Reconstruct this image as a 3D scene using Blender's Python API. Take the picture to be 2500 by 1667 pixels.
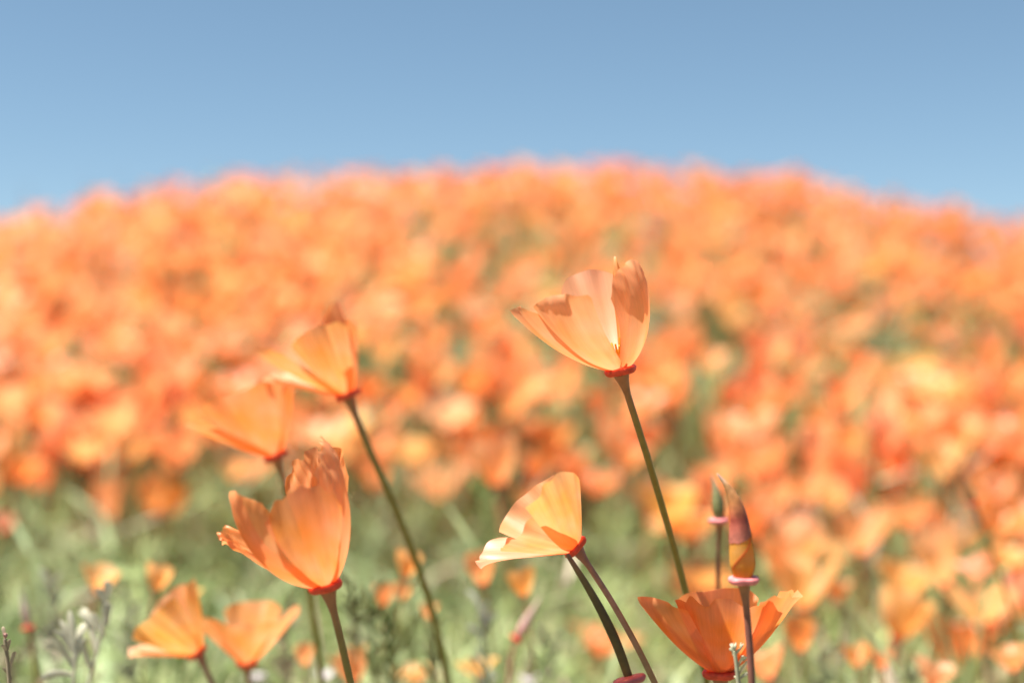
import bpy, math, random
import numpy as np
from mathutils import Vector, Matrix, noise

for o in list(bpy.data.objects):
    bpy.data.objects.remove(o, do_unlink=True)
sc = bpy.context.scene
COL = sc.collection
R = math.radians

# ------------------------------------------------------------------ camera
ZC, TILT, FOC, SENS, DF = 0.40, R(2.0), 53.0, 36.0, 0.50
FW = SENS / FOC
cd = bpy.data.cameras.new('camera')
cd.lens, cd.sensor_width, cd.clip_start, cd.clip_end = FOC, SENS, 0.01, 6000
cam = bpy.data.objects.new('camera', cd)
COL.objects.link(cam)
cam.location = (0, 0, ZC)
cam.rotation_euler = (R(90) + TILT, 0, 0)
cd.dof.use_dof = True
cd.dof.focus_distance = DF
cd.dof.aperture_fstop = 4.5
cd.dof.aperture_blades = 0
sc.camera = cam

# ------------------------------------------------------------------ sky and sun
SUN_EL, SUN_AZ = R(66), R(-108)          # azimuth from +Y, clockwise; negative = towards -X
world = bpy.data.worlds.new('World')
sc.world = world
world.use_nodes = True
wn, wl = world.node_tree.nodes, world.node_tree.links
sky = wn.new('ShaderNodeTexSky')
sky.sky_type = 'NISHITA'
sky.sun_disc = False
sky.sun_elevation = SUN_EL
sky.sun_rotation = SUN_AZ
sky.altitude = 1500
sky.air_density = 1.0
sky.dust_density = 0.5
sky.ozone_density = 3.0
hsv = wn.new('ShaderNodeHueSaturation')      # the picture's faded blue, the same over the whole sky
hsv.inputs['Saturation'].default_value = .94
hsv.inputs['Hue'].default_value = .486
hsv.inputs['Value'].default_value = .68
wl.new(sky.outputs[0], hsv.inputs['Color'])
wl.new(hsv.outputs[0], wn['Background'].inputs[0])
wn['Background'].inputs[1].default_value = 0.05

sd = bpy.data.lights.new('sun', 'SUN')
sd.energy, sd.angle, sd.color = 4.2, R(0.55), (1.0, 0.95, 0.88)
sun = bpy.data.objects.new('sun', sd)
COL.objects.link(sun)
sdir = Vector((math.sin(SUN_AZ) * math.cos(SUN_EL), math.cos(SUN_AZ) * math.cos(SUN_EL), math.sin(SUN_EL)))
sun.rotation_euler = sdir.to_track_quat('Z', 'Y').to_euler()

sc.view_settings.view_transform = 'Standard'
sc.view_settings.look = 'None'
sc.view_settings.gamma = 1
sc.view_settings.exposure = 1.92
sc.view_settings.use_curve_mapping = False
sc.render.engine = 'CYCLES'
sc.cycles.use_denoising = True
sc.cycles.max_bounces = 8
sc.cycles.diffuse_bounces = 7
sc.cycles.transparent_max_bounces = 12
sc.cycles.sample_clamp_indirect = 6

# ------------------------------------------------------------------ helpers
rng = np.random.default_rng(11)
random.seed(5)
FWD = np.array([0, math.cos(TILT), math.sin(TILT)])
UPV = np.array([0, -math.sin(TILT), math.cos(TILT)])


def at(px, py, d):
    """world point that stands d metres along the lens axis, at photograph coordinates px, py (2500 x 1667)"""
    return np.array([0, 0, ZC]) + FWD * d + np.array([(px / 2500 - .5) * FW * d, 0, 0]) + UPV * ((.5 - py / 1667) * FW * .6668 * d)


def sstep(a, b, x):
    t = np.clip((x - a) / (b - a), 0, 1)
    return t * t * (3 - 2 * t)


def ground_h(x, y):
    x, y = np.asarray(x, float), np.asarray(y, float)
    w = .25
    rise = .285 * w * np.logaddexp(0, (y - 1.12) / w)
    rise = rise - .083 * np.maximum(0, y - 3.0) ** 2
    lat = .108 * (x + .04) ** 2 * sstep(1.0, 3.2, y)
    bump = .012 * np.sin(x * 5.1 + 1.3) * np.sin(y * 4.3) + .02 * np.sin(x * 1.9 + y * 1.4) * sstep(1.4, 3, y)
    h = rise - lat + bump
    return -.35 + .12 * np.logaddexp(0, (h + .35) / .12) - .0065


class Mesh:
    """collects vertices, quads and triangles, with a UV and a colour per vertex"""
    def __init__(self):
        self.v, self.f, self.uv, self.c, self.n = [], [], [], [], 0

    def add(self, v, f, uv=None, c=None):
        v = np.asarray(v, float)
        self.v.append(v)
        self.f.append(np.asarray(f, int) + self.n)
        self.uv.append(np.zeros((len(v), 2)) if uv is None else np.asarray(uv, float))
        cc = np.ones((len(v), 4))
        if c is not None:
            cc[:, :3] = c
        self.c.append(cc)
        self.n += len(v)

    def data(self, name, smooth=True):
        V = np.concatenate(self.v)
        UV, C = np.concatenate(self.uv), np.concatenate(self.c)
        loops = np.concatenate([f.ravel() for f in self.f])
        sizes = np.concatenate([np.full(len(f), f.shape[1]) for f in self.f])
        me = bpy.data.meshes.new(name)
        me.vertices.add(len(V))
        me.vertices.foreach_set('co', V.ravel())
        me.loops.add(len(loops))
        me.loops.foreach_set('vertex_index', loops.astype(np.int32))
        me.polygons.add(len(sizes))
        st = np.concatenate([[0], np.cumsum(sizes)[:-1]])
        me.polygons.foreach_set('loop_start', st.astype(np.int32))
        me.polygons.foreach_set('loop_total', sizes.astype(np.int32))
        me.polygons.foreach_set('use_smooth', np.full(len(sizes), smooth))
        uvl = me.uv_layers.new(name='UVMap')
        uvl.data.foreach_set('uv', UV[loops].ravel())
        ca = me.color_attributes.new('tint', 'FLOAT_COLOR', 'POINT')
        ca.data.foreach_set('color', C.ravel())
        me.update(calc_edges=True)
        me.validate()
        return me

    def build(self, name, mat, parent=None, smooth=True, color=None):
        me = self.data(name, smooth)
        me.materials.append(mat)
        o = bpy.data.objects.new(name, me)
        COL.objects.link(o)
        if parent is not None:
            o.parent = parent
        if color is not None:
            o.color = (*color, 1)
        return o


def grid_faces(n, m, wrap=False):
    """quads over an n x m vertex grid; wrap closes the second direction"""
    i, j = np.meshgrid(np.arange(n - 1), np.arange(m if wrap else m - 1), indexing='ij')
    j2 = (j + 1) % m
    return np.stack([i * m + j, i * m + j2, (i + 1) * m + j2, (i + 1) * m + j], -1).reshape(-1, 4)


def spline(pts, n):
    """Catmull-Rom through pts, long spans split first so the curve cannot overshoot"""
    p = np.asarray(pts, float)
    sl = np.linalg.norm(np.diff(p, axis=0), axis=1)
    lim = max(min(np.median(sl), sl.sum() / 12) * 1.1, 1e-6)
    q = [p[:1]]
    for a, b, l in zip(p[:-1], p[1:], sl):
        k = int(min(max(1, round(l / lim)), 16))
        q.append(a + (b - a) * (np.arange(1, k + 1) / k)[:, None])
    split = sum(len(x) for x in q) > len(p)
    p = np.vstack(q)
    if split:                       # ease the corners that straight pieces leave
        for _ in range(5):
            p[1:-1] = .5 * p[1:-1] + .25 * (p[:-2] + p[2:])
    p = np.vstack([2 * p[0] - p[1], p, 2 * p[-1] - p[-2]])
    u = np.linspace(0, len(p) - 3 - 1e-6, n)
    k = u.astype(int)
    t = (u - k)[:, None]
    a, b, c, d = p[k], p[k + 1], p[k + 2], p[k + 3]
    return .5 * (2 * b + (c - a) * t + (2 * a - 5 * b + 4 * c - d) * t ** 2 + (3 * b - a - 3 * c + d) * t ** 3)


def tube(m, pts, rad, sides=8, n=None, c=None, cap=True):
    p = spline(pts, n) if n else np.asarray(pts, float)
    k = len(p)
    r = np.interp(np.linspace(0, 1, k), np.linspace(0, 1, len(np.atleast_1d(rad))), np.atleast_1d(rad))
    tg = np.gradient(p, axis=0)
    tg /= np.linalg.norm(tg, axis=1)[:, None] + 1e-12
    ref = np.array([.31, .95, .02]) if abs(tg[0][1]) < .8 else np.array([1., 0, .1])
    a = np.cross(tg, ref); a /= np.linalg.norm(a, axis=1)[:, None]
    b = np.cross(tg, a)
    th = np.linspace(0, 2 * np.pi, sides, endpoint=False)
    v = p[:, None] + r[:, None, None] * (a[:, None] * np.cos(th)[None, :, None] + b[:, None] * np.sin(th)[None, :, None])
    uv = np.stack(np.meshgrid(np.linspace(0, 1, k), th / 6.283, indexing='ij')[::-1], -1).reshape(-1, 2)
    m.add(v.reshape(-1, 3), grid_faces(k, sides, True), uv, c)
    if cap:
        m.add(v[-1], [list(range(sides))], np.tile([[.5, 1.]], (sides, 1)), c)


def lathe(m, prof, sides=20, wob=0., c=None, seed=0):
    """prof: list of (radius, height) from bottom to top"""
    pr = np.asarray(prof, float)
    th = np.linspace(0, 2 * np.pi, sides, endpoint=False)
    k = 1 + wob * (np.sin(3 * th + seed) + .6 * np.sin(5 * th + 2 * seed))
    v = np.stack([pr[:, 0, None] * k * np.cos(th), pr[:, 0, None] * k * np.sin(th), np.repeat(pr[:, 1, None], sides, 1)], -1)
    uv = np.stack(np.meshgrid(np.linspace(0, 1, len(pr)), th / 6.283, indexing='ij')[::-1], -1).reshape(-1, 2)
    m.add(v.reshape(-1, 3), grid_faces(len(pr), sides, True), uv, c)


def petal_verts(L=.04, W=.016, a0=50, a1=20, theta=(1.1, .7), tip=.25, hook=0., hook_at=.85, pleat=.00025, npl=6, ruffle=.001, jag=.0,
                skew=0., crumple=0., ns=26, nt=25, seed=0, az=0, base_r=.0030, grow=.62, bend=.75, w0=.0036, side=0., fold=0.):
    """one poppy petal: a fan that leaves the receptacle at a0 degrees from the axis and ends at a1; theta is how far it wraps sideways"""
    rs = np.random.default_rng(seed)
    s, t = np.meshgrid(np.linspace(0, 1, ns), np.linspace(-1, 1, nt), indexing='ij')
    ph = rs.uniform(0, 6.28, 6)
    ll = 1 - tip * np.abs(t) ** 2.6 + skew * t + .025 * np.sin(2.2 * t + ph[0])
    if jag:
        edge = np.interp(t, np.linspace(-1, 1, 17), rs.uniform(-1, 1, 17))
        ll = ll + jag * edge
    S = s * ll
    fine = np.linspace(0, 1.3, 240)
    al = np.radians(a0 + (a1 - a0) * np.clip(fine, 0, 1.2) ** bend + hook * sstep(hook_at, 1.08, fine))
    ds = fine[1] * L
    Rt = base_r + np.concatenate([[0], np.cumsum(np.sin(al[:-1]) * ds)])
    Zt = np.concatenate([[0], np.cumsum(np.cos(al[:-1]) * ds)])
    rr, zz, aa = np.interp(S, fine, Rt), np.interp(S, fine, Zt), np.interp(S, fine, al)
    w = w0 + (W - w0) * np.clip(S, 0, 1.2) ** grow
    th = theta[0] + (theta[1] - theta[0]) * S
    lat = w * np.sin(th * t) / th
    inn = w * (1 - np.cos(th * t)) / th
    disp = pleat * S * np.sin(npl * t + ph[1] + .6 * np.sin(3 * t + ph[2])) + pleat * .6 * S * np.sin(npl * 2.3 * t + ph[3])
    disp = disp + ruffle * S ** 4 * np.sin(4.5 * t + ph[4]) + ruffle * .7 * S ** 5 * np.sin(10 * t + ph[5])
    if fold:
        disp = disp + fold * S * np.exp(-((t - .15) / .3) ** 2)
    if crumple:
        k = sstep(.55, 1.0, S)
        disp = disp + crumple * k * (np.sin(17 * t + 9 * S + ph[0]) * np.sin(23 * S + ph[1]) + .6 * np.sin(31 * t - 14 * S + ph[2]))
        lat = lat + crumple * .8 * k * np.sin(13 * S + 9 * t + ph[3])
        rr = rr + crumple * .6 * k * np.sin(19 * t + 6 * S)
    inn = inn + disp
    lat = lat + side * S ** 2
    rad = rr - np.cos(aa) * inn
    z = zz + np.sin(aa) * inn
    ca, sa = math.cos(R(az)), math.sin(R(az))
    v = np.stack([rad * ca - lat * sa, rad * sa + lat * ca, z], -1).reshape(-1, 3)
    uv = np.stack([(t + 1) / 2, s], -1).reshape(-1, 2)
    return v, grid_faces(ns, nt), uv


def tag(o, label, cat, group=None, kind=None):
    if label: o['label'] = label
    if cat: o['category'] = cat
    if group: o['group'] = group
    if kind: o['kind'] = kind
    return o


def empty(name, loc):
    o = bpy.data.objects.new(name, None)
    o.empty_display_size = .01
    o.location = loc
    COL.objects.link(o)
    return o


# ------------------------------------------------------------------ materials
def mat_new(name):
    m = bpy.data.materials.new(name)
    m.use_nodes = True
    nt = m.node_tree
    nt.nodes.clear()
    return m, nt, nt.nodes, nt.links


def petal_material(name, source):
    """thin petal: diffuse + translucent + a soft satin gloss, fine veins along the petal; colour from the object or from the mesh"""
    m, nt, N, L = mat_new(name)
    out = N.new('ShaderNodeOutputMaterial')
    if source == 'object':
        oi = N.new('ShaderNodeObjectInfo'); col = oi.outputs['Color']
    else:
        oi = N.new('ShaderNodeAttribute'); oi.attribute_name = 'tint'; col = oi.outputs['Color']
    uv = N.new('ShaderNodeUVMap'); uv.uv_map = 'UVMap'
    mp = N.new('ShaderNodeMapping'); mp.inputs['Scale'].default_value = (64, 1.8, 1)
    L.new(uv.outputs[0], mp.inputs[0])
    nz = N.new('ShaderNodeTexNoise'); nz.inputs['Scale'].default_value = 1.0; nz.inputs['Detail'].default_value = 4
    L.new(mp.outputs[0], nz.inputs['Vector'])
    vr = N.new('ShaderNodeMapRange'); vr.inputs[1].default_value = .3; vr.inputs[2].default_value = .7
    vr.inputs[3].default_value = .91; vr.inputs[4].default_value = 1.04
    L.new(nz.outputs[0], vr.inputs[0])
    # blotches of fading, much larger than the veins
    nb = N.new('ShaderNodeTexNoise'); nb.inputs['Scale'].default_value = 2.4; nb.inputs['Detail'].default_value = 2
    L.new(uv.outputs[0], nb.inputs['Vector'])
    hs = N.new('ShaderNodeHueSaturation')
    mr = N.new('ShaderNodeMapRange'); mr.inputs[1].default_value = .3; mr.inputs[2].default_value = .7
    mr.inputs[3].default_value = 1.06; mr.inputs[4].default_value = .9
    L.new(nb.outputs[0], mr.inputs[0]); L.new(mr.outputs[0], hs.inputs['Saturation'])
    L.new(vr.outputs[0], hs.inputs['Value']); L.new(col, hs.inputs['Color'])
    # the claw of the petal is a deeper orange
    sep = N.new('ShaderNodeSeparateXYZ'); L.new(uv.outputs[0], sep.inputs[0])
    cl = N.new('ShaderNodeMapRange'); cl.inputs[1].default_value = 0; cl.inputs[2].default_value = .22
    cl.inputs[3].default_value = .32; cl.inputs[4].default_value = 0
    L.new(sep.outputs['Y'], cl.inputs[0])
    mx = N.new('ShaderNodeMixRGB'); mx.blend_type = 'MULTIPLY'
    L.new(cl.outputs[0], mx.inputs[0]); L.new(hs.outputs[0], mx.inputs[1]); mx.inputs[2].default_value = (1, .55, .4, 1)
    bp = N.new('ShaderNodeBump'); bp.inputs['Strength'].default_value = .2; bp.inputs['Distance'].default_value = .0003
    L.new(nz.outputs[0], bp.inputs['Height'])
    di = N.new('ShaderNodeBsdfDiffuse'); tr = N.new('ShaderNodeBsdfTranslucent'); gl = N.new('ShaderNodeBsdfGlossy')
    gl.inputs['Roughness'].default_value = .48
    for n in (di, tr, gl): L.new(bp.outputs[0], n.inputs['Normal'])
    L.new(mx.outputs[0], di.inputs['Color'])
    gm = N.new('ShaderNodeGamma'); gm.inputs[1].default_value = 1.0
    L.new(mx.outputs[0], gm.inputs[0]); L.new(gm.outputs[0], tr.inputs['Color'])
    m1 = N.new('ShaderNodeMixShader'); m1.inputs[0].default_value = .5
    L.new(di.outputs[0], m1.inputs[1]); L.new(tr.outputs[0], m1.inputs[2])
    m2 = N.new('ShaderNodeMixShader')
    m2.inputs[0].default_value = .045
    L.new(m1.outputs[0], m2.inputs[1]); L.new(gl.outputs[0], m2.inputs[2])
    # a little light goes straight through so thin a sheet
    tp = N.new('ShaderNodeBsdfTransparent'); L.new(mx.outputs[0], tp.inputs['Color'])
    m3 = N.new('ShaderNodeMixShader'); m3.inputs[0].default_value = .25 if source == 'object' else .28
    L.new(m2.outputs[0], m3.inputs[1]); L.new(tp.outputs[0], m3.inputs[2])
    L.new(m3.outputs[0], out.inputs[0])
    return m


def leaf_material(name, color=None, trans=.3, rough=.5, var=.25, scale=60., ramp=None, coat=.25):
    """green matter; colour fixed, from a ramp along the part's length (UV v), or from the mesh tint"""
    m, nt, N, L = mat_new(name)
    out = N.new('ShaderNodeOutputMaterial')
    if ramp:
        uv = N.new('ShaderNodeUVMap'); uv.uv_map = 'UVMap'
        sep = N.new('ShaderNodeSeparateXYZ'); L.new(uv.outputs[0], sep.inputs[0])
        cr = N.new('ShaderNodeValToRGB')
        els = cr.color_ramp.elements
        while len(els) < len(ramp): els.new(.5)
        for e, (p, c) in zip(els, ramp): e.position = p; e.color = (*c, 1)
        L.new(sep.outputs['Y'], cr.inputs[0]); col = cr.outputs[0]
    elif color is None:
        a = N.new('ShaderNodeAttribute'); a.attribute_name = 'tint'; col = a.outputs['Color']
    else:
        c = N.new('ShaderNodeRGB'); c.outputs[0].default_value = (*color, 1); col = c.outputs[0]
    tc = N.new('ShaderNodeNewGeometry')
    nz = N.new('ShaderNodeTexNoise'); nz.inputs['Scale'].default_value = scale; nz.inputs['Detail'].default_value = 3
    L.new(tc.outputs['Position'], nz.inputs['Vector'])
    mr = N.new('ShaderNodeMapRange'); mr.inputs[1].default_value = .3; mr.inputs[2].default_value = .7
    mr.inputs[3].default_value = 1 - var; mr.inputs[4].default_value = 1 + var
    L.new(nz.outputs[0], mr.inputs[0])
    hs = N.new('ShaderNodeHueSaturation'); L.new(mr.outputs[0], hs.inputs['Value']); L.new(col, hs.inputs['Color'])
    pb = N.new('ShaderNodeBsdfPrincipled')
    L.new(hs.outputs[0], pb.inputs['Base Color'])
    pb.inputs['Roughness'].default_value = rough
    pb.inputs['Specular IOR Level'].default_value = coat
    if trans:
        tr = N.new('ShaderNodeBsdfTranslucent'); L.new(hs.outputs[0], tr.inputs['Color'])
        mx = N.new('ShaderNodeMixShader'); mx.inputs[0].default_value = trans
        L.new(pb.outputs[0], mx.inputs[1]); L.new(tr.outputs[0], mx.inputs[2]); L.new(mx.outputs[0], out.inputs[0])
    else:
        L.new(pb.outputs[0], out.inputs[0])
    return m


M_PETAL = petal_material('poppy petal', 'object')
M_FIELD = petal_material('poppy petal in the field', 'mesh')
M_STEM = leaf_material('poppy stem', ramp=[(0, (.17, .15, .03)), (.6, (.20, .17, .035)), (.86, (.20, .15, .04)), (.95, (.26, .12, .05)), (1, (.30, .13, .06))],
                       trans=0, rough=.42, var=.12, scale=300)
M_PINKSTEM = leaf_material('pinkish stem', ramp=[(0, (.17, .15, .05)), (.6, (.22, .15, .07)), (.85, (.30, .16, .11)), (1, (.27, .11, .07))],
                           trans=0, rough=.45, var=.15, scale=400)
M_MAROON = leaf_material('maroon stem', ramp=[(0, (.20, .13, .08)), (.5, (.17, .08, .05)), (.9, (.16, .06, .045)), (1, (.30, .14, .06))],
                         trans=0, rough=.45, var=.15, scale=400)
M_RIM = leaf_material('receptacle', color=(.62, .075, .035), trans=.15, rough=.45, var=.25, scale=500)
M_PINKRIM = leaf_material('pink receptacle', color=(.62, .20, .20), trans=.15, rough=.4, var=.25, scale=500)
M_MAUVERIM = leaf_material('mauve receptacle', color=(.36, .10, .12), trans=.1, rough=.4, var=.2, scale=500)
M_GREEN = leaf_material('leaf', trans=.35, rough=.55, var=.25)
M_STAMEN = leaf_material('stamen', color=(.75, .38, .04), trans=.2, rough=.6, var=.15, scale=800)

ORANGE, APRICOT, DEEP, GOLD, PALE = (.87, .34, .105), (.88, .395, .16), (.85, .27, .07), (.88, .41, .125), (.89, .46, .25)


# ------------------------------------------------------------------ ground
def build_ground():
    u = np.linspace(-1, 1, 261)
    xs = np.sinh(u * 7.6) / np.sinh(7.6) * 2500
    v = np.linspace(-1, 1, 321)
    ys = np.sinh(v * 7.4) / np.sinh(7.4) * 2500 + 2.5
    X, Y = np.meshgrid(xs, ys, indexing='ij')
    Z = ground_h(X, Y)
    m = Mesh()
    m.add(np.stack([X, Y, Z], -1).reshape(-1, 3), grid_faces(261, 321)[:, ::-1])
    mt, nt, N, L = mat_new('soil')
    out = N.new('ShaderNodeOutputMaterial'); pb = N.new('ShaderNodeBsdfPrincipled')
    g = N.new('ShaderNodeNewGeometry')
    n1 = N.new('ShaderNodeTexNoise'); n1.inputs['Scale'].default_value = 9; n1.inputs['Detail'].default_value = 8
    L.new(g.outputs['Position'], n1.inputs['Vector'])
    cr = N.new('ShaderNodeValToRGB')
    cr.color_ramp.elements[0].position = .35; cr.color_ramp.elements[0].color = (.09, .085, .04, 1)
    cr.color_ramp.elements[1].position = .68; cr.color_ramp.elements[1].color = (.21, .17, .10, 1)
    L.new(n1.outputs[0], cr.inputs[0]); L.new(cr.outputs[0], pb.inputs['Base Color'])
    n2 = N.new('ShaderNodeTexNoise'); n2.inputs['Scale'].default_value = 120; n2.inputs['Detail'].default_value = 6
    L.new(g.outputs['Position'], n2.inputs['Vector'])
    bp = N.new('ShaderNodeBump'); bp.inputs['Distance'].default_value = .01; L.new(n2.outputs[0], bp.inputs['Height'])
    L.new(bp.outputs[0], pb.inputs['Normal']); pb.inputs['Roughness'].default_value = .95
    L.new(pb.outputs[0], out.inputs[0])
    o = m.build('ground', mt)
    o['kind'] = 'structure'
    o['label'] = 'earth of the hillside under the poppies'


build_ground()


# ------------------------------------------------------------------ field poppies
def stem_curve(top, tdir, foot, n=14):
    """stem from foot to top, arriving along tdir"""
    top, foot, tdir = map(lambda q: np.asarray(q, float), (top, foot, tdir))
    ln = np.linalg.norm(top - foot)
    t = np.linspace(0, 1, n)[:, None]
    p1 = foot + np.array([0, 0, ln * .4]); p2 = top - tdir * ln * .4
    return (1 - t) ** 3 * foot + 3 * (1 - t) ** 2 * t * p1 + 3 * (1 - t) * t * t * p2 + t ** 3 * top


def rot_to(axis, roll=0.):
    z = np.asarray(axis, float); z = z / np.linalg.norm(z)
    x = np.array([1., 0, 0]); x = x - z * x.dot(z); x /= np.linalg.norm(x)
    y = np.cross(z, x)
    c, s = math.cos(roll), math.sin(roll)
    return np.stack([c * x + s * y, -s * x + c * y, z], 1)


RIM_PROF = [(.0008, -.0012), (.0028, -.0017), (.0044, -.0017), (.0052, -.0010), (.0055, .0), (.0051, .0007), (.0040, .0008), (.0024, .0009), (.0004, .0012)]
KINDS = [  # (openness base angle, tip angle, length, half width)
    (52, 8, .037, .0165), (58, 22, .036, .0185), (48, 2, .038, .0155), (62, 38, .034, .019),
    (45, -6, .036, .015), (70, 50, .033, .020), (56, 15, .039, .0175), (50, 28, .036, .018), (66, 58, .032, .021), (40, -10, .034, .0135)]
FIELD_STEM = .42


def petals_of(kind, seed, ns, nt):
    a0, a1, L, W = KINDS[kind % len(KINDS)]
    r = np.random.default_rng(seed)
    out = []
    for k in range(4):
        out.append(petal_verts(L=L * r.uniform(.92, 1.08), W=W * r.uniform(.92, 1.1), a0=a0 + r.uniform(-6, 6), a1=a1 + r.uniform(-12, 12),
                               theta=(1.25, .75), tip=r.uniform(.12, .3), hook=r.uniform(-25, 30), pleat=.0002, ruffle=.0015, skew=r.uniform(-.05, .05),
                               ns=ns, nt=nt, seed=seed * 7 + k, az=k * 90 + r.uniform(-9, 9) + 45 * (kind % 2)))
    return out


TEMPLATES = []
for k in range(12):
    r = np.random.default_rng(300 + k)
    lean = r.uniform(0, .38); la = r.uniform(0, 6.28)
    axis = np.array([math.cos(la) * math.sin(lean), math.sin(la) * math.sin(lean), math.cos(lean)])
    ROT = rot_to(axis, r.uniform(0, 1.5))
    pm = []
    for v, f, uv in petals_of(k, 40 + k, 9, 9):
        m = Mesh(); m.add(v @ ROT.T, f, uv); d = m.data('petal'); d.materials.append(M_PETAL); pm.append(d)
    m = Mesh(); lathe(m, RIM_PROF, 10); m.v[0] = m.v[0] @ ROT.T; rim = m.data('receptacle'); rim.materials.append(M_RIM)
    foot = np.array([r.uniform(-.03, .03), r.uniform(-.03, .03), -FIELD_STEM])
    m = Mesh(); tube(m, stem_curve(-axis * .001, axis, foot, 14), [.0014, .0012, .0011, .0011, .0011, .0012, .0027], 6); stem = m.data('stem'); stem.materials.append(M_STEM)
    low = [(v @ ROT.T, f, uv) for v, f, uv in petals_of(k, 40 + k, 6, 6)]
    ml = Mesh(); tube(ml, stem_curve(-axis * .008, axis, foot * .6, 5), [.0014, .0011], 3, cap=False)
    TEMPLATES.append((pm, rim, stem, low, (ml.v[0], ml.f[0])))


def tint_of(r, ci=None):
    base = [ORANGE, ORANGE, APRICOT, APRICOT, DEEP, GOLD][r.integers(0, 6) if ci is None else ci]
    c = np.array(base) * r.uniform(.99, 1.07) * np.array([1, r.uniform(1.06, 1.27), r.uniform(1.15, 1.7)])
    return np.clip(c, 0, .96)


def place_poppy(pos, k, rz, scale, label, group, r, name='poppy', ci=None):
    """pos is where the petals leave the receptacle"""
    pm, rim, stem, _, _ = TEMPLATES[k % 12]
    e = empty(name, pos)
    e.rotation_euler = (0, 0, rz); e.scale = (scale,) * 3
    c = tint_of(r, ci)
    for d in pm:
        o = bpy.data.objects.new('petal', d); COL.objects.link(o); o.parent = e; o.color = (*c, 1)
    o = bpy.data.objects.new('receptacle', rim); COL.objects.link(o); o.parent = e
    o = bpy.data.objects.new('stem', stem); COL.objects.link(o); o.parent = e
    tag(e, label, 'poppy', group)
    return e


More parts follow.
